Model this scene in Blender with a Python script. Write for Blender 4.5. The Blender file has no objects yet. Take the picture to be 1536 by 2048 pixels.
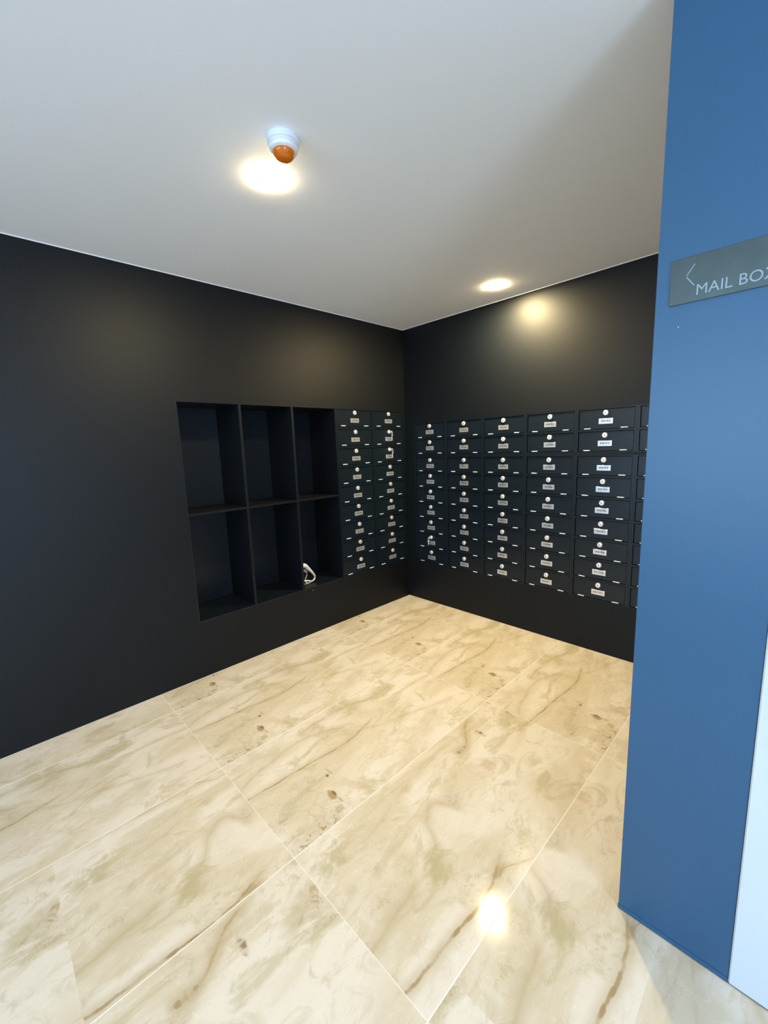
import bpy, bmesh, math, random
from mathutils import Matrix, Vector

random.seed(7)
scene = bpy.context.scene
COL = scene.collection
PI = math.pi

# ---------------------------------------------------------------- camera
H = 2.4
cam_d = bpy.data.cameras.new('camera')
cam_d.sensor_fit = 'HORIZONTAL'
cam_d.sensor_width = 36.0
cam_d.lens = 36.0 * 836.24 / 1536
cam_d.clip_start = 0.02
cam = bpy.data.objects.new('camera', cam_d)
COL.objects.link(cam)
YAW, PITCH, ROLL = 0.80029, -0.155755, -0.035488
fwd = Vector((-math.sin(YAW)*math.cos(PITCH), math.cos(YAW)*math.cos(PITCH), math.sin(PITCH)))
rt = Vector((math.cos(YAW), math.sin(YAW), 0)); up = rt.cross(fwd)
r2 = math.cos(ROLL)*rt + math.sin(ROLL)*up
u2 = -math.sin(ROLL)*rt + math.cos(ROLL)*up
M = Matrix((r2, u2, -fwd)).transposed().to_4x4()
M.translation = Vector((2.59628, -2.82069, 1.41060))
cam.matrix_world = M
scene.camera = cam

# ---------------------------------------------------------------- world, daylight, exposure
scene.view_settings.view_transform = 'Standard'
scene.view_settings.look = 'None'
scene.view_settings.gamma = 1
scene.view_settings.use_curve_mapping = False
scene.view_settings.exposure = 0.0
world = bpy.data.worlds.new('world'); scene.world = world
world.use_nodes = True
bg = world.node_tree.nodes['Background']
bg.inputs[0].default_value = (0.45, 0.66, 1.0, 1)
bg.inputs[1].default_value = 1.2

DAY = (0.55, 0.77, 1.0)
def daylight(name, loc, rot, sx, sy, power):
    d = bpy.data.lights.new(name, 'AREA'); d.shape = 'RECTANGLE'
    d.size, d.size_y = sx, sy; d.energy = power; d.color = DAY
    o = bpy.data.objects.new(name, d); COL.objects.link(o)
    o.location = loc; o.rotation_euler = rot
    return o
# glazed entrance in the right hand lobby wall, and the shopfront behind the camera
daylight('daylight_entrance', (5.6, -3.45, 1.50), (0, PI/2, 0), 1.5, 1.1, 85)
daylight('daylight_shopfront', (1.9, -6.15, 1.75), (PI/2, 0, 0), 3.2, 1.2, 60)
# added fill lights standing in for outdoor bounce, tilted up to brighten the ceiling
daylight('ceiling_fill_front', (1.9, -11.0, 0.40), (PI/2+math.radians(14), 0, 0), 6.0, 0.8, 140)
daylight('ceiling_fill_side', (8.5, -4.2, 0.30), (0, PI/2+math.radians(20), 0), 0.8, 3.0, 60)

WARM = (1.0, 0.79, 0.43)

# ---------------------------------------------------------------- node helpers
def new_mat(name):
    m = bpy.data.materials.new(name); m.use_nodes = True
    nt = m.node_tree
    return m, nt, nt.nodes['Principled BSDF']
class NB:
    def __init__(s, nt): s.nt = nt
    def n(s, t, **kw):
        x = s.nt.nodes.new(t)
        for k, v in kw.items(): setattr(x, k, v)
        return x
    def put(s, sock, v):
        if hasattr(v, 'is_output') or isinstance(v, bpy.types.NodeSocket): s.nt.links.new(v, sock)
        else: sock.default_value = v
    def m(s, op, a, b=None, c=None, clamp=False):
        x = s.n('ShaderNodeMath', operation=op, use_clamp=clamp)
        s.put(x.inputs[0], a)
        if b is not None: s.put(x.inputs[1], b)
        if c is not None: s.put(x.inputs[2], c)
        return x.outputs[0]
    def smooth(s, v, a, b, lo=0.0, hi=1.0):
        x = s.n('ShaderNodeMapRange', interpolation_type='SMOOTHSTEP')
        s.put(x.inputs[0], v)
        for i, q in enumerate((a, b, lo, hi)): s.put(x.inputs[i+1], q)
        return x.outputs[0]
    def noise(s, vec, scale, detail=3, rough=0.5, dist=0.0):
        x = s.n('ShaderNodeTexNoise')
        s.put(x.inputs['Vector'], vec)
        x.inputs['Scale'].default_value = scale; x.inputs['Detail'].default_value = detail
        x.inputs['Roughness'].default_value = rough; x.inputs['Distortion'].default_value = dist
        return x.outputs[0]
    def comb(s, a, b, c=0.0):
        x = s.n('ShaderNodeCombineXYZ')
        for i, q in enumerate((a, b, c)): s.put(x.inputs[i], q)
        return x.outputs[0]
    def mix(s, f, a, b):
        x = s.n('ShaderNodeMix', data_type='RGBA')
        s.put(x.inputs[0], f); s.put(x.inputs[6], a); s.put(x.inputs[7], b)
        return x.outputs[2]
    def curve(s, v, pts):
        x = s.n('ShaderNodeFloatCurve')
        c = x.mapping.curves[0]
        pts = sorted(pts)
        c.points[0].location = pts[0]; c.points[1].location = pts[-1]
        for p in pts[1:-1]: c.points.new(*p)
        x.mapping.extend = 'HORIZONTAL'; x.mapping.update()
        s.put(x.inputs[1], v)
        return x.outputs[0]

def simple(name, col, rough=0.5, metal=0.0, spec=0.5, noise=0.0, nscale=40, bump=0.0, coat=0.0):
    m, nt, b = new_mat(name); nb = NB(nt)
    b.inputs['Roughness'].default_value = rough; b.inputs['Metallic'].default_value = metal
    b.inputs['Specular IOR Level'].default_value = spec
    b.inputs['Coat Weight'].default_value = coat
    tc = nb.n('ShaderNodeTexCoord').outputs['Object']
    nz = nb.noise(tc, nscale, 4)
    a = tuple(c*(1-noise) for c in col)+(1,); c2 = tuple(min(1, c*(1+noise)) for c in col)+(1,)
    nt.links.new(nb.mix(nz, a, c2), b.inputs['Base Color'])
    if bump:
        bp = nb.n('ShaderNodeBump'); bp.inputs['Strength'].default_value = bump; bp.inputs['Distance'].default_value = 0.001
        nt.links.new(nz, bp.inputs['Height']); nt.links.new(bp.outputs[0], b.inputs['Normal'])
    return m

M_WALL = simple('charcoal_navy_paint', (0.0022, 0.0038, 0.0062), 0.50, spec=0.27, noise=0.10, nscale=9, bump=0.0)
M_BOX = simple('satin_black_laminate', (0.0045, 0.0095, 0.0155), 0.34, spec=0.35, noise=0.12, nscale=6)
M_RECESS = simple('recess_navy_laminate', (0.004, 0.007, 0.012), 0.40, spec=0.4, noise=0.1, nscale=6)
M_BLUE = simple('partition_blue_paint', (0.015, 0.088, 0.190), 0.38, spec=0.62, noise=0.05, nscale=5)
M_WHITEWALL = simple('white_wall_paint', (0.66, 0.70, 0.74), 0.45, noise=0.02, nscale=4)
M_CEIL = simple('white_ceiling_paint', (0.90, 0.91, 0.94), 0.8, noise=0.02, nscale=3)
M_GROUT = simple('pale_grout', (0.86, 0.83, 0.75), 0.5, noise=0.05)
M_DARKGAP = simple('dark_gap', (0.01, 0.01, 0.012), 0.7)
M_CHROME = simple('polished_chrome', (0.92, 0.92, 0.93), 0.34, metal=0.55)
M_HINGE = simple('steel_strip_glint', (0.86, 0.95, 1.0), 0.3, metal=0.0)  # blue-white diffuse colour paints in the daylight glinting off the steel
M_PLATE = simple('brushed_plate_metal', (0.80, 0.82, 0.84), 0.27, metal=0.75, noise=0.04, nscale=80)
M_INK = simple('plate_ink', (0.05, 0.045, 0.035), 0.6)
M_SLOT = simple('keyhole_dark', (0.03, 0.03, 0.035), 0.5)
M_SIGN = simple('brushed_sign_metal', (0.085, 0.108, 0.105), 0.33, metal=0.8, noise=0.22, nscale=18)
M_LETTER = simple('raised_letter_metal', (0.30, 0.36, 0.38), 0.25, metal=0.9)
M_WHITEPL = simple('white_plastic', (0.80, 0.80, 0.84), 0.4)
M_TRIM = simple('white_trim', (0.86, 0.86, 0.86), 0.5)
M_STRAP = simple('white_strap_fabric', (0.80, 0.76, 0.76), 0.7, noise=0.05, nscale=200)
M_MESH = simple('grey_mesh_fabric', (0.30, 0.27, 0.29), 0.8, noise=0.4, nscale=400)
M_SPECK = simple('white_speck', (0.9, 0.9, 0.9), 0.4)

def emis(name, col, strength):
    m, nt, b = new_mat(name)
    b.inputs['Base Color'].default_value = (0.8, 0.8, 0.8, 1)
    b.inputs['Emission Color'].default_value = (*col, 1); b.inputs['Emission Strength'].default_value = strength
    return m
M_LENS = emis('lit_lens', (1.0, 0.79, 0.43), 310)
m, nt, b = new_mat('amber_lens')
b.inputs['Base Color'].default_value = (0.80, 0.22, 0.012, 1); b.inputs['Roughness'].default_value = 0.12
b.inputs['Transmission Weight'].default_value = 0.35; b.inputs['IOR'].default_value = 1.49
M_AMBER = m

# ---- marble print: clouds, fine contour lines, hand-placed veins and blotches, all in tile coordinates
TW, TL = 0.603, 1.2365
def marble(name, seed, du=0.0, dv=0.0, veins=(), blobs=(), vis=1.0):
    m, nt, bs = new_mat(name); nb = NB(nt)
    sep = nb.n('ShaderNodeSeparateXYZ')
    nt.links.new(nb.n('ShaderNodeTexCoord').outputs['Object'], sep.inputs[0])
    x, y = sep.outputs[0], sep.outputs[1]
    u = nb.m('MULTIPLY_ADD', x, 1/TW, du)
    v = nb.m('MULTIPLY_ADD', y, 1/TL, dv)
    if du or dv: u = nb.m('FRACT', nb.m('ADD', u, 4.0)); v = nb.m('FRACT', nb.m('ADD', v, 4.0))
    px, py = nb.m('MULTIPLY', u, TW), nb.m('MULTIPLY', v, TL)
    P = nb.comb(px, py, seed)
    Ps = nb.comb(px, nb.m('MULTIPLY', py, 0.48), seed)           # stretched along the tile
    # warp
    w1 = nb.m('SUBTRACT', nb.noise(P, 11, 3, 0.55), 0.5)
    w2 = nb.m('SUBTRACT', nb.noise(nb.comb(px, py, seed+9.3), 30, 3, 0.6), 0.5)
    uw = nb.m('ADD', nb.m('MULTIPLY_ADD', w1, 0.035, u), nb.m('MULTIPLY', w2, 0.018))
    bw1 = nb.m('SUBTRACT', nb.noise(nb.comb(px, nb.m('MULTIPLY', py, 0.7), seed+13.1), 17, 5, 0.65, 0.8), 0.5)
    bw2 = nb.m('SUBTRACT', nb.noise(nb.comb(px, nb.m('MULTIPLY', py, 0.7), seed+17.7), 17, 5, 0.65, 0.8), 0.5)
    streak = nb.noise(nb.comb(px, nb.m('MULTIPLY', py, 0.22), seed+21), 13, 4, 0.6, 0.5)
    cloud = nb.noise(Ps, 4.6, 4, 0.55, 0.7)
    cloud2 = nb.noise(nb.comb(px, nb.m('MULTIPLY', py, 0.6), seed+3.7), 8.5, 5, 0.6, 1.1)
    ridge_mask = nb.smooth(nb.noise(nb.comb(px, py, seed+6.1), 5, 2), 0.46, 0.66)
    r = nb.m('ABSOLUTE', nb.m('SUBTRACT', nb.noise(nb.comb(px, nb.m('MULTIPLY', py, 0.55), seed+2.2), 5.2, 6, 0.6, 1.6), 0.5))
    line = nb.m('MULTIPLY', nb.smooth(r, 0.0, 0.018, 1, 0), ridge_mask)
    mott = nb.smooth(nb.noise(nb.comb(px, py, seed+1.2), 42, 4, 0.65, 0.6), 0.50, 0.66)
    white = nb.m('MULTIPLY', nb.smooth(nb.m('ABSOLUTE', nb.m('SUBTRACT', nb.noise(nb.comb(px, py, seed+8.8), 7.5, 5, 0.6, 1.8), 0.5)), 0, 0.012, 1, 0), 0.5)
    BASE = (0.715, 0.635, 0.505, 1); PALE = (0.765, 0.70, 0.605, 1); TAN = (0.50, 0.40, 0.24, 1)
    OLIVE = (0.46, 0.39, 0.215, 1); BROWN = (0.20, 0.125, 0.05, 1); ROSE = (0.56, 0.42, 0.29, 1)
    col = nb.mix(nb.smooth(cloud, 0.38, 0.62), BASE, PALE)
    col = nb.mix(nb.m('MULTIPLY', nb.smooth(cloud, 0.57, 0.36), 0.26), col, TAN)
    col = nb.mix(nb.m('MULTIPLY', nb.smooth(cloud2, 0.53, 0.68), 0.50), col, OLIVE)
    col = nb.mix(nb.m('MULTIPLY', nb.smooth(cloud2, 0.43, 0.30), 0.34), col, ROSE)
    col = nb.mix(nb.m('MULTIPLY', nb.smooth(streak, 0.56, 0.70), 0.42), col, TAN)
    col = nb.mix(nb.m('MULTIPLY', line, 0.30), col, (0.42, 0.31, 0.16, 1))
    col = nb.mix(nb.m('MULTIPLY', white, 0.5), col, (0.87, 0.84, 0.77, 1))
    C = {'tan': TAN, 'olive': OLIVE, 'brown': BROWN, 'rose': ROSE, 'pale': PALE, 'mid': (0.38, 0.27, 0.13, 1), 'grey': (0.52, 0.47, 0.38, 1)}
    for (cu, cv, ru, rv, k, cn, textured) in blobs:
        small = rv < .02
        a = nb.m('MULTIPLY_ADD', bw1, 1.6 if small else 3.2, nb.m('DIVIDE', nb.m('SUBTRACT', u, cu), ru*(1 if small else 1.25)))
        c = nb.m('MULTIPLY_ADD', bw2, 2.0 if small else 3.2, nb.m('DIVIDE', nb.m('SUBTRACT', v, cv), rv*(1 if small else 1.25)))
        d = nb.m('SQRT', nb.m('ADD', nb.m('MULTIPLY', a, a), nb.m('MULTIPLY', c, c)))
        f = nb.m('MULTIPLY', nb.smooth(d, 0.55 if small else 0.25, 1.15 if small else 1.25, 1, 0), k if small else min(1, k*1.2))
        if textured: f = nb.m('MULTIPLY', f, nb.m('MULTIPLY_ADD', mott, 0.75, 0.25))
        col = nb.mix(f, col, C[cn])
    for (pts, wd, k, cn, halo) in veins:
        vs = [p[0] for p in pts]
        ce = nb.curve(v, pts)
        d = nb.m('ABSOLUTE', nb.m('SUBTRACT', uw, ce))
        rng = nb.m('MULTIPLY', nb.smooth(v, vs[0]-0.012, vs[0]+0.012), nb.smooth(v, max(vs)-0.05, max(vs)+0.015, 1, 0))
        if vs[0] <= 0.001: rng = nb.smooth(v, max(vs)-0.05, max(vs)+0.015, 1, 0)
        vary = nb.m('MULTIPLY_ADD', nb.smooth(nb.noise(nb.comb(px, py, seed+5), 14, 3), 0.35, 0.6), 0.65, 0.35)
        if halo:
            h = nb.m('MULTIPLY', nb.m('MULTIPLY', nb.smooth(d, 0.0, wd*6.5, 1, 0), rng), halo)
            col = nb.mix(h, col, TAN)
        f = nb.m('MULTIPLY', nb.m('MULTIPLY', nb.smooth(d, wd*0.25, wd*1.3, 1, 0), rng), nb.m('MULTIPLY', vary, k))
        col = nb.mix(f, col, C[cn])
    nt.links.new(col, bs.inputs['Base Color'])
    bs.inputs['Roughness'].default_value = 0.065
    bs.inputs['Specular IOR Level'].default_value = 0.5
    return m

P1 = dict(seed=2.0,
    veins=[([(0.0, .424), (.1, .433), (.25, .452), (.36, .475), (.44, .47), (.52, .43), (.57, .40)], .0085, .80, 'mid', .35),
           ([(.50, .44), (.56, .515), (.60, .545), (.67, .575), (.77, .65), (.95, .74)], .008, .38, 'tan', .2),
           ([(0.0, .33), (.04, .275), (.15, .22), (.25, .185), (.36, .22), (.45, .33)], .016, .45, 'olive', .3),
           ([(.30, .12), (.40, .10), (.54, .10), (.66, .17), (.80, .16)], .014, .45, 'olive', .3)],
    blobs=[(.80, .207, .048, .013, .85, 'mid', 0), (.80, .216, .03, .006, .75, 'brown', 0), (.865, .216, .04, .0045, .55, 'mid', 0),
           (.645, .245, .014, .006, .9, 'brown', 0), (.62, .262, .045, .005, .4, 'mid', 0),
           (.93, .315, .09, .032, .5, 'olive', 0), (.955, .09, .07, .12, .9, 'mid', 1), (.73, .03, .05, .05, .6, 'mid', 1),
           (.70, .10, .05, .05, .5, 'grey', 1), (.16, .55, .13, .07, .45, 'olive', 1), (.17, .74, .09, .06, .45, 'olive', 0),
           (.72, .47, .12, .05, .5, 'rose', 1), (.20, .37, .14, .03, .45, 'rose', 1), (.38, .46, .05, .04, .4, 'tan', 1),
           (.10, .10, .09, .07, .3, 'tan', 0), (.78, .70, .1, .12, .25, 'tan', 0)])
P2 = dict(seed=5.5,
    veins=[([(0.0, .868), (.08, .888), (.17, .897), (.21, .906), (.28, .903), (.365, .876), (.42, .836)], .0095, .85, 'mid', .55),
           ([(.375, .892), (.44, .965), (.47, .994)], .008, .55, 'mid', .3),
           ([(0.0, .655), (.10, .632), (.15, .618), (.20, .60)], .013, .50, 'tan', .5),
           ([(.25, .58), (.287, .565), (.37, .36), (.41, .34), (.46, .45), (.50, .34)], .016, .22, 'mid', .45),
           ([(.16, .219), (.256, .191), (.33, .15), (.415, .112), (.5, .12)], .009, .30, 'tan', .15),
           ([(.64, .19), (.69, .20), (.75, .12), (.80, .05), (.88, .02)], .012, .5, 'mid', .6)],
    blobs=[(.895, .166, .012, .016, .9, 'brown', 0), (.906, .214, .012, .016, .9, 'brown', 0), (.888, .36, .018, .03, .7, 'mid', 0),
           (.32, .985, .10, .055, .60, 'mid', 1), (.28, .93, .10, .05, .45, 'olive', 0), (.20, .80, .07, .010, .8, 'brown', 1),
           (.20, .655, .018, .007, .75, 'brown', 0), (.195, .692, .012, .006, .7, 'brown', 0), (.21, .675, .05, .03, .5, 'mid', 1), (.42, .675, .07, .02, .5, 'rose', 0),
           (.41, .46, .07, .04, .65, 'grey', 1), (.62, .27, .08, .035, .6, 'olive', 0), (.56, .10, .07, .05, .55, 'tan', 1),
           (.82, .29, .07, .05, .45, 'olive', 1), (.66, .57, .06, .06, .5, 'rose', 1), (.17, .08, .06, .05, .6, 'olive', 0),
           (.10, .77, .09, .05, .5, 'tan', 1), (.07, .93, .08, .06, .4, 'olive', 1)])
M_P1 = marble('marble_print_one', **P1)
M_P2 = marble('marble_print_two', **P2)
M_P2S = marble('marble_print_two_shifted', du=-.09, dv=-.51, **P2)
M_P2E = marble('marble_print_two_turned', du=.40, dv=-.09, **P2)

# ---------------------------------------------------------------- geometry helpers
class MB:
    def __init__(s): s.v = []; s.f = []
    def box(s, x0, x1, y0, y1, z0, z1):
        b = len(s.v)
        s.v += [(x, y, z) for z in (z0, z1) for y in (y0, y1) for x in (x0, x1)]
        s.f += [tuple(b+i for i in q) for q in ((0,2,3,1),(4,5,7,6),(0,1,5,4),(2,6,7,3),(0,4,6,2),(1,3,7,5))]
        return s
    def lathe(s, prof, n=24, axis='z', c=(0,0,0), caps=True):
        b = len(s.v)
        for (r, h) in prof:
            for k in range(n):
                a = 2*PI*k/n; p, q = r*math.cos(a), r*math.sin(a)
                if axis == 'z': P = (p, q, h)
                elif axis == 'y': P = (p, h, q)
                s.v.append(tuple(P[i]+c[i] for i in range(3)))
        m = len(prof)
        for j in range(m-1):
            for k in range(n):
                s.f.append((b+j*n+k, b+j*n+(k+1) % n, b+(j+1)*n+(k+1) % n, b+(j+1)*n+k))
        if caps:
            s.f.append(tuple(b+k for k in range(n))); s.f.append(tuple(b+(m-1)*n+k for k in range(n)))
        return s
    def tube(s, pts, r, n=8, flat=1.0, rs=None):
        b = len(s.v); pts = [Vector(p) for p in pts]
        for i, p in enumerate(pts):
            t = (pts[min(i+1, len(pts)-1)]-pts[max(i-1, 0)]).normalized()
            a = t.cross(Vector((0, 0, 1)))
            if a.length < 1e-3: a = t.cross(Vector((0, 1, 0)))
            a.normalize(); c = t.cross(a)
            rr = rs[i] if rs else r
            for k in range(n):
                an = 2*PI*k/n
                s.v.append(tuple(p + a*math.cos(an)*rr*flat + c*math.sin(an)*rr))
        for i in range(len(pts)-1):
            for k in range(n):
                s.f.append((b+i*n+k, b+i*n+(k+1) % n, b+(i+1)*n+(k+1) % n, b+(i+1)*n+k))
        s.f.append(tuple(b+k for k in range(n))); e = b+(len(pts)-1)*n
        s.f.append(tuple(e+k for k in range(n)))
        return s
    def mesh(s, name, mat, bevel=0.0, smooth=False):
        me = bpy.data.meshes.new(name); me.from_pydata(s.v, [], s.f)
        bm = bmesh.new(); bm.from_mesh(me)
        bmesh.ops.recalc_face_normals(bm, faces=bm.faces)
        if bevel: bmesh.ops.bevel(bm, geom=list(bm.edges), offset=bevel, segments=1, affect='EDGES', profile=0.5)
        if smooth:
            for f in bm.faces: f.smooth = True
            for e in bm.edges:
                if len(e.link_faces) == 2 and e.calc_face_angle(0) > 0.6: e.smooth = False
        bm.to_mesh(me); bm.free()
        me.materials.append(mat)
        return me
def link(name, me, parent=None, loc=(0,0,0), rot=(0,0,0)):
    o = bpy.data.objects.new(name, me); COL.objects.link(o)
    o.location = loc; o.rotation_euler = rot
    if parent: o.parent = parent
    return o
def struct(name, mb, mat, **kw):
    o = link(name, mb.mesh(name, mat, **kw)); o['kind'] = 'structure'; return o
def thing(name, label, cat, loc=(0,0,0), rotz=0, group=None):
    o = bpy.data.objects.new(name, None); COL.objects.link(o)
    o.empty_display_size = 0.05
    o.location = loc; o.rotation_euler = (0, 0, rotz)
    o['label'] = label; o['category'] = cat
    if group: o['group'] = group
    return o
def text_mesh(body, size, mat, extrude, bold=0.0, align='CENTER', spacing=1.0, width=None):
    c = bpy.data.curves.new('t', 'FONT'); c.body = body; c.size = size
    c.align_x = align; c.align_y = 'BOTTOM_BASELINE' if align == 'LEFT' else 'CENTER'
    c.extrude = extrude; c.offset = bold; c.resolution_u = 3; c.space_character = spacing
    o = bpy.data.objects.new('t', c); COL.objects.link(o)
    bpy.context.view_layer.update()
    me = bpy.data.meshes.new_from_object(o.evaluated_get(bpy.context.evaluated_depsgraph_get()))
    bpy.data.objects.remove(o)
    if width:
        xs = [v.co.x for v in me.vertices]; k = width/(max(xs)-min(xs)); x0 = min(xs) if align == 'LEFT' else 0
        for v in me.vertices: v.co.x = (v.co.x - x0)*k
    for v in me.vertices:                                      # stand it up: front faces local -y
        x, y, z = v.co; v.co = (x, -z, y)
    me.materials.clear(); me.materials.append(mat)
    return me

# ---------------------------------------------------------------- the setting
X_END, Y_END = 5.4, -6.0
PY = -1.597                     # front face of the partition
PX0, PX1 = 2.2970, 2.5570
A0, A1 = -1.940, -0.7785        # alcove along the left wall (including its outer panels)
AZ0, AZ1 = 0.361, 1.7135
LB1 = -0.0140                   # end of left mailboxes
# floor slab (grout) and tiles
floor = struct('floor', MB().box(-0.35, X_END, Y_END, 0.35, -0.12, -0.0005), M_GROUT)
TX0 = 0.2385; TY0 = -0.9635; G = 0.0013
def tile(i, j, mat, cache={}):
    ox, oy = TX0+TW*(i-1), TY0+TL*j
    x0, x1 = G, TW-G; y0, y1 = G*.55, TL-G*.55
    if ox < 0: x0 = -ox+0.0035
    if oy+TL > 0: y1 = -oy-0.0035
    if ox+TW > X_END: x1 = X_END-ox-.003
    if oy < Y_END: y0 = Y_END-oy+.003
    key = (round(x0, 4), round(x1, 4), round(y0, 4), round(y1, 4), mat.name)
    if key not in cache:
        cache[key] = MB().box(x0, x1, y0, y1, -0.0105, 0.0).mesh('tile', mat, bevel=0.0006)
    return link('tile', cache[key], floor, (ox, oy, 0))
spec = {(0,0): M_P1, (1,0): M_P1, (2,0): M_P1, (3,0): M_P1, (4,0): M_P1, (5,0): M_P2,
        (0,-1): M_P1, (1,-1): M_P1, (2,-1): M_P1, (3,-1): M_P2, (4,-1): M_P2E, (5,-1): M_P2S,
        (0,-2): M_P2, (1,-2): M_P1, (2,-2): M_P2S, (3,-2): M_P2, (4,-2): M_P1}
alts = [M_P1, M_P2, M_P2S, M_P2E]
for i in range(0, 9):
    for j in range(0, -6, -1):
        if TY0+TL*(j+1) <= Y_END+.02: continue
        tile(i, j, spec.get((i, j), random.choice(alts)))

ceiling = struct('ceiling', MB().box(-0.35, X_END, Y_END, 0.35, H, H+0.12), M_CEIL)

# left wall with the hole for alcove and mailboxes
wl = MB()
wl.box(-0.35, 0, Y_END, A0, 0, H)
wl.box(-0.35, 0, LB1, 0.35, 0, H)
wl.box(-0.35, 0, A0, LB1, 0, AZ0)
wl.box(-0.35, 0, A0, LB1, AZ1, H)
wl.box(-0.42, -0.37, A0-.1, LB1+.1, 0, H)
wall_left = struct('wall_left', wl, M_WALL)

# right columns of mailboxes: openings in the back wall
RX0, RP = 0.2797, 0.3495
RO0, RO1 = RX0-RP/2, RX0+5.5*RP
wb = MB()
wb.box(0.0, RO0, 0, 0.35, 0, H)
wb.box(RO1, 2.75, 0, 0.35, 0, H)
wb.box(RO0, RO1, 0, 0.35, 0, 0.3570)
wb.box(RO0, RO1, 0, 0.35, 1.5985, H)
wb.box(RO0-.1, RO1+.1, 0.37, 0.42, 0, H)
wall_back = struct('wall_back', wb, M_WALL)
wall_right = struct('wall_right', MB().box(2.60, 2.75, PY+0.15, 0, 0, H), M_WALL)
wall_front = struct('wall_front', MB().box(PX0, PX1, PY, PY+0.15, 0.003, H), M_BLUE, bevel=0.0012)
wall_outer = struct('wall_outer', MB().box(PX1+0.0005, X_END, PY-0.004, PY+0.15, 0.004, H), M_WHITEWALL, bevel=0.003)
# lobby enclosure
wall_lobby = struct('wall_lobby', MB().box(X_END-0.12, X_END, PY-0.004, -2.7, 0, H).box(X_END-0.12, X_END, Y_END, -4.5, 0, H)
                    .box(X_END-0.12, X_END, -4.5, -2.7, 2.3, H), M_WHITEWALL)
wall_behind = struct('wall_behind', MB().box(0, 0.25, Y_END, Y_END+.12, 0, H).box(3.6, X_END-.12, Y_END, Y_END+.12, 0, H)
                     .box(0.25, 3.6, Y_END, Y_END+.12, 2.3, H), M_WHITEWALL)
# skirtings, thin trims and a dark strip for gap shade
struct('baseboard_front', MB().box(PX0-0.0015, PX1, PY-0.0025, PY+0.15, 0.0022, 0.014), M_BLUE, bevel=0.001)
struct('trim_1', MB().box(0.0, 0.004, Y_END+.12, -0.004, H-0.0035, H), M_TRIM)
struct('trim_2', MB().box(0.0, 2.6, -0.004, 0.0, H-0.0035, H), M_TRIM)
struct('gap_shade', MB().box(PX0+.002, PX1+.4, PY+.001, PY+0.148, 0.0, 0.0022), M_DARKGAP)  # dark strip stands in for the shade in the gap under the partition
struct('trim_5', MB().box(RO0, RO1, -0.0010, 0.30, 1.3098, 1.3255), M_WALL)
# corner bead, catching light in the inner corner
struct('trim_4', MB().box(0.0, 0.003, -0.0045, 0.0, 0.0, H-0.004), M_WALL)
# specks of paint
def speck(loc, r, axis, parent):
    me = MB().lathe([(r, 0), (r*.6, .0006), (.0002, .0009)], 8).mesh('paint_speck', M_SPECK)
    o = link('paint_speck', me, parent, loc, (0, PI/2, 0) if axis == 'x' else (PI/2, 0, 0)); return o
speck((0.0, -1.0860, 0.341), .0022, 'x', wall_left)
speck((2.347, PY, 1.662), .0012, 'y', wall_front)

# ---------------------------------------------------------------- alcove shelving
t = thing('shelving_unit', 'built-in dark shelving recess of six tall compartments in left wall', 'shelving', (0, (A0+A1)/2, AZ0))
cy = (A0+A1)/2; DEP = 0.356; PT = 0.012
def part(name, mb, parent, mat, **kw): return link(name, mb.mesh(name, mat, **kw), parent)
def sh(y0, y1, z0, z1, x0=-DEP, x1=0.0): return MB().box(x0, x1, y0-cy, y1-cy, z0-AZ0, z1-AZ0)
part('back_panel', MB().box(-DEP-0.001, -DEP+0.012, A0-cy+.0005, A1-cy-.0005, .0005, AZ1-AZ0-.0005), t, M_RECESS)
part('side_panel', sh(A0+.0005, A0+0.006, AZ0+.0005, AZ1-.0005, -DEP+.0125), t, M_RECESS)
part('side_panel', sh(A1-0.0115, A1-.0005, AZ0+.0005, AZ1-.0005, -DEP+.0125), t, M_WALL)
part('bottom_panel', sh(A0+.0062, A1-.0117, AZ0+.0005, AZ0+0.007, -DEP+.0125), t, M_RECESS)
part('top_panel', sh(A0+.0062, A1-.0117, AZ1-0.006, AZ1-.0005, -DEP+.0125), t, M_RECESS)
for yd in (-1.553, -1.165):
    part('divider', sh(yd-.0085, yd+.0085, AZ0+.0072, AZ1-.0062, -DEP+.0125, -0.0005), t, M_WALL, bevel=0.0008)
ys = [A0+.0062, -1.553-.0087, -1.553+.0087, -1.165-.0087, -1.165+.0087, A1-.0117]
for k in range(3):
    part('shelf', sh(ys[2*k], ys[2*k+1], 1.0330, 1.0470, -DEP+.0125, -0.0005), t, M_WALL, bevel=0.0008)

# white strap object lying in the lowest right compartment
st = thing('looped_strap', 'white looped strap with grey mesh lining, inside the bottom compartment nearest the mailboxes', 'strap', (-0.095, -1.092, AZ0+0.0072))
def smoothpts(p, n=6):
    out = []
    for i in range(len(p)-1):
        a, b, c, d = p[max(i-1,0)], p[i], p[i+1], p[min(i+2, len(p)-1)]
        for k in range(n):
            s = k/n
            out.append(tuple(0.5*((2*b[j])+(-a[j]+c[j])*s+(2*a[j]-5*b[j]+4*c[j]-d[j])*s*s+(-a[j]+3*b[j]-3*c[j]+d[j])*s**3) for j in range(len(a))))
    out.append(p[-1]); return out
ctl = [(0,-.055,.120,.014), (0,-.030,.150,.017), (0,.005,.152,.017), (0,.038,.118,.014), (0,.068,.085,.010), (0,.092,.048,.0065), (0,.088,.024,.0055), (0,.066,.012,.005), (0,.034,.022,.006), (0,.0,.030,.007), (0,-.045,.030,.007)]
sp = smoothpts(ctl, 5)
part('band', MB().tube([p[:3] for p in sp], .01, 8, 1.5, [p[3] for p in sp]), st, M_STRAP, smooth=True)
ctl = [(0,-.045,.004,.0035), (0,.0,.0045,.0035), (.003,.035,.006,.0035), (0,.066,.010,.0035), (0,.085,.022,.003)]
sp = smoothpts(ctl, 5)
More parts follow.
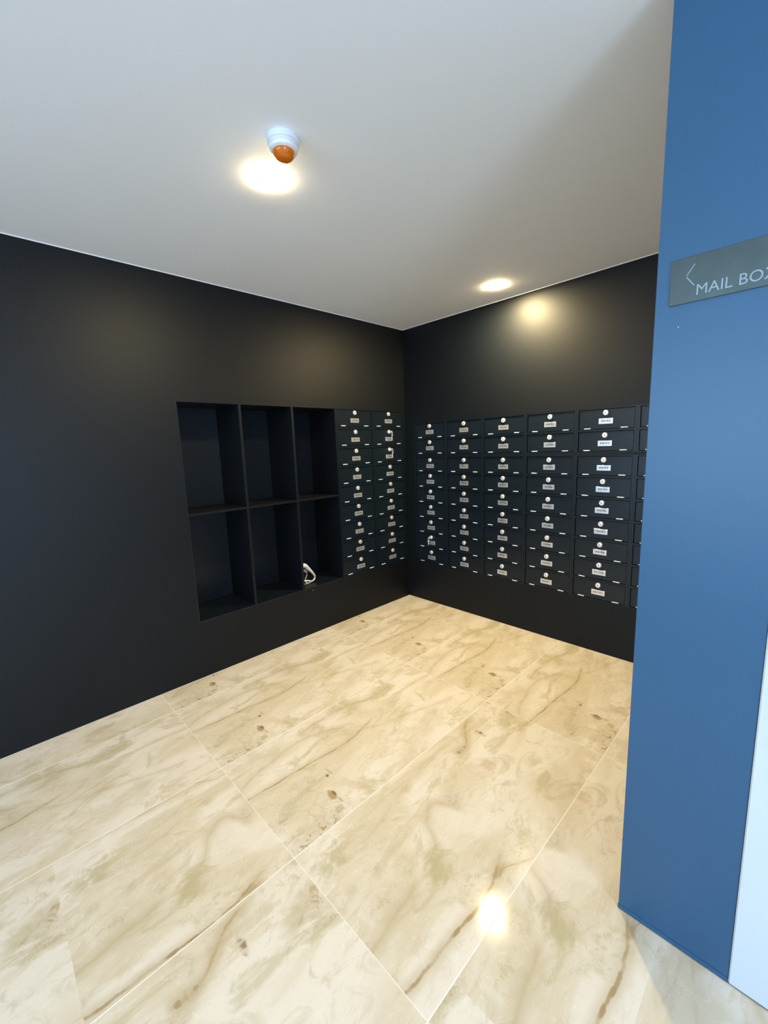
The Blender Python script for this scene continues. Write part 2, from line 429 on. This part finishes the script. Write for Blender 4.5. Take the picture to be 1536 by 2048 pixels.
part('cord', MB().tube([p[:3] for p in sp], .004, 6, 1, [p[3] for p in sp]), st, M_STRAP, smooth=True)
ctl = [(-.006,-.05,.10,.012), (-.006,-.01,.115,.014), (-.006,.02,.098,.010), (-.006,.022,.065,.006), (-.006,.006,.040,.006)]
sp = smoothpts(ctl, 5)
part('mesh_lining', MB().tube([p[:3] for p in sp], .01, 8, 1.0, [p[3] for p in sp]), st, M_MESH, smooth=True)
part('buckle', MB().lathe([(.0005,-.004),(.007,-.003),(.008,0),(.007,.003),(.0005,.004)], 12, 'y', (.010,.006,.016)), st, M_SPECK, smooth=True)

# ---------------------------------------------------------------- mailboxes
def box_kit(w, top, bot, dw, dtop, dbot, lk_r, pw, ph, po, hx, hl, ho):
    """meshes for one mailbox; local origin = lock centre on the wall plane, -y faces the room"""
    kit = {}
    B = MB(); D = 0.30; e = 0.0004; top -= .0004; bot += .0004
    B.box(-w/2+e, -dw/2, -0.0015, D, bot, top); B.box(dw/2, w/2-e, -0.0015, D, bot, top)
    B.box(-dw/2, dw/2, -0.0015, D, dtop, top); B.box(-dw/2, dw/2, -0.0015, D, bot, dbot)
    B.box(-dw/2, dw/2, D-.01, D, dbot, dtop)
    kit['case'] = B.mesh('case', M_BOX)
    g = 0.0026
    kit['door'] = MB().box(-dw/2+g, dw/2-g, 0.0035, 0.0155, dbot+g, dtop-g).mesh('door', M_BOX, bevel=0.0009)
    L = MB().lathe([(lk_r, 0.0034), (lk_r, -0.003), (lk_r*.93, -0.0052), (lk_r*.74, -0.0066), (lk_r*.62, -0.0060), (lk_r*.45, -0.0068), (.0004, -0.0075)], 20, 'y')
    kit['lock'] = L.mesh('lock', M_CHROME, smooth=True)
    kit['keyhole'] = MB().box(-lk_r*.42, lk_r*.42, -0.0082, -0.0070, -.0014, .0014).mesh('keyhole', M_SLOT)
    kit['number_plate'] = MB().box(-pw/2, pw/2, 0.0018, 0.0034, po-ph/2, po+ph/2).mesh('number_plate', M_PLATE, bevel=0.0004)
    kit['hinge'] = MB().tube([(-hl/2, 0, 0), (-hl/2+.002, 0, 0), (hl/2-.002, 0, 0), (hl/2, 0, 0)], .0028, 8, 1.0, [.0018,.0028,.0028,.0018]).mesh('hinge', M_HINGE, smooth=True)
    kit['hx'], kit['ho'], kit['po'], kit['pw'], kit['ph'] = hx, ho, po, pw, ph
    return kit
KR = box_kit(RP, 0.0310, -0.1050, 0.3225, 0.0245, -0.0985, 0.0165, .082, .034, -.050, .1060, .040, -.0930)
KL = box_kit(.3815, 0.0312, -0.1190, 0.3600, 0.0210, -0.1090, 0.0165, .087, .034, -.060, .1200, .046, -.1020)
def mailbox(kit, loc, rotz, num, label, group):
    t = thing('mailbox', label, 'mailbox', loc, rotz, group)
    link('case', kit['case'], t); link('door', kit['door'], t)
    lk = link('lock', kit['lock'], t); kh = link('keyhole', kit['keyhole'], lk)
    kh.rotation_euler = (0, random.choice([0.5, 0.8, 1.1, 1.57]), 0)
    pl = link('number_plate', kit['number_plate'], t)
    link('number', text_mesh(num, 0.0165, M_INK, 0.00025, 0.0002, width=.056 if len(num) < 6 else .062), pl, (0, 0.00155, kit['po']))
    for sx in (-1, 1): link('hinge', kit['hinge'], t, (sx*kit['hx'], 0.0015, kit['ho']))
    return t
ordn = ['top', 'second from top', 'third from top', 'fourth from top', 'middle', 'fourth from bottom', 'third from bottom', 'second from bottom', 'bottom']
coln = ['first', 'second', 'third', 'fourth', 'fifth', 'sixth']
rz = [1.567, 1.431] + [1.2785-0.136*k for k in range(7)]
cn5 = [92, 93, 94, 95, 96, 97, 98, 100, 101]
for c in range(6):
    for r in range(9):
        n = cn5[r] if c == 4 else (102+r if c == 5 else 56+9*c+r)
        mailbox(KR, (RX0+RP*c, 0, rz[r]), 0, '99/%d' % n,
                'black mailbox numbered 99/%d, %s, in %s column right of the room corner' % (n, ordn[r], coln[c]) if c in (3, 4)
                else 'black mailbox, %s, in %s column right of the room corner' % (ordn[r], coln[c]), 'mailboxes in the right-hand wall')
lz = [1.682-0.15025*k for k in range(9)]
for c in range(2):
    for r in range(9):
        keyed = c == 1 and r in (1, 2)
        mailbox(KL, (0, -0.5875+0.3818*c, lz[r]), PI/2, '99/%d' % (38+9*c+r),
                'black mailbox with keys in its lock, %s, left of the room corner' % ordn[r] if keyed else
                'black mailbox, %s, in the column %s' % (ordn[r], 'between the shelving recess and its neighbour column' if c == 0 else 'immediately left of the room corner'),
                'mailboxes in the left-hand wall')

# keys left hanging in three locks
def ringpts(r, n=14, c=(0,0,0), tilt=0.0):
    return [(c[0]+r*math.cos(2*PI*k/n)*math.sin(tilt), c[1]-r*math.cos(2*PI*k/n)*math.cos(tilt), c[2]+r*math.sin(2*PI*k/n)) for k in range(n+1)]
def keys(loc, rotz, label, lean=0.0):
    t = thing('key_set', label, 'keys', loc, rotz, 'keys left in mailbox locks')
    kb = MB().box(-.0011, .0011, -.022, -.0078, -.003, .003)
    kb.lathe([(.0005, -.0012), (.010, -.0012), (.010, .0012), (.0005, .0012)], 14, 'z')
    n = 14*4; base = len(kb.v)-n
    for k in range(base, len(kb.v)):                    # stand the bow upright and move it out in front of the lock
        x, y, z = kb.v[k]; kb.v[k] = (z, -0.030+x, y)
    part('key', kb, t, M_CHROME)
    part('ring', MB().tube(ringpts(.009, c=(0, -.036, -.012)), .0011, 6), t, M_CHROME, smooth=True)
    h = MB().box(-.0032, -.0010, -.040, -.034, -.066, -.036)
    h.box(-.0032, -.0010, -.045, -.030, -.036, -.018)
    part('spare_key', h, t, M_CHROME, bevel=.0008)
    return t
keys((0, -0.5875+.3818, lz[1]), PI/2, 'silver keys hanging from upper of two keyed locks left of the corner')
keys((0, -0.5875+.3818, lz[2]), PI/2, 'silver keys hanging from lower of two keyed locks left of the corner')
keys((RX0, 0, rz[7]), 0, 'silver keys hanging low, right of the corner, in first mailbox column')

# ---------------------------------------------------------------- MAIL BOX sign on the partition
s = thing('wall_sign', 'grey metal MAIL BOX sign with left arrow on the blue wall', 'sign', (2.326, PY, 1.711))
part('plate', MB().box(0, 0.216, -0.004, -0.0002, 0, 0.0985), s, M_SIGN, bevel=0.0006)
tm = text_mesh('MAIL BOX', 0.0325, M_LETTER, 0.0007, 0.0, align='LEFT', width=.135)
link('lettering', tm, s, (0.052, -0.0047, 0.0125))
ar = MB()
def bar(a, b, w):
    a, b = Vector(a), Vector(b); d = (b-a).normalized(); nn = Vector((-d[1], d[0]))*w/2
    base = len(ar.v)
    for yy in (-0.0054, -0.0040):
        for p in (a-nn, b-nn, b+nn, a+nn): ar.v.append((p[0], yy, p[1]))
    ar.f.extend(tuple(base+i for i in q) for q in ((0,1,2,3),(4,7,6,5),(0,4,5,1),(1,5,6,2),(2,6,7,3),(3,7,4,0)))
bar((0.0300, 0.0560), (0.0455, 0.0800), .0022)
bar((0.0300, 0.0575), (0.0470, 0.0340), .0022)
part('arrow', ar, s, M_LETTER)

# ---------------------------------------------------------------- ceiling fittings
def downlight(x, y, label, power):
    t = thing('downlight', label, 'ceiling light', (x, y, H), 0, 'recessed ceiling lights')
    part('trim_ring', MB().lathe([(.0663, -.0001), (.0700, -.0001), (.0698, -.0007), (.0666, -.0009)], 48, caps=False), t, M_TRIM, smooth=True)
    part('lens', MB().lathe([(.0660, -.0002), (.0656, -.0030), (.060, -.0052), (.044, -.0078), (.022, -.0094), (.0004, -.0100)], 40), t, M_LENS, smooth=True)
    d = bpy.data.lights.new('lamp_light', 'AREA'); d.shape = 'DISK'; d.size = 0.11; d.energy = power; d.color = WARM
    o = bpy.data.objects.new('lamp_light', d); COL.objects.link(o); o.parent = t; o.location = (0, 0, -.0112)
    return t
downlight(1.106, -1.901, 'glowing round ceiling light beside the smoke detector, nearer the camera', 13)
downlight(1.078, -0.278, 'glowing round ceiling light close above the back wall of mailboxes', 38)

t = thing('smoke_detector', 'white round detector with amber lens, on the ceiling behind the nearer light', 'detector', (1.309, -1.966, H))
part('base', MB().lathe([(.051, -.0002), (.052, -.004), (.052, -.014), (.0495, -.0175)], 40), t, M_WHITEPL, smooth=True)
part('collar', MB().lathe([(.0475, -.0177), (.0485, -.020), (.0478, -.029), (.044, -.0365), (.037, -.040)], 40), t, M_WHITEPL, smooth=True)
part('ridge', MB().lathe([(.0492, -.0240), (.0500, -.0255), (.0492, -.0270)], 40, caps=False), t, M_WHITEPL, smooth=True)
part('amber_lens', MB().lathe([(.0355, -.0402), (.0350, -.044), (.032, -.051), (.026, -.057), (.017, -.061), (.0005, -.062)], 36), t, M_AMBER, smooth=True)
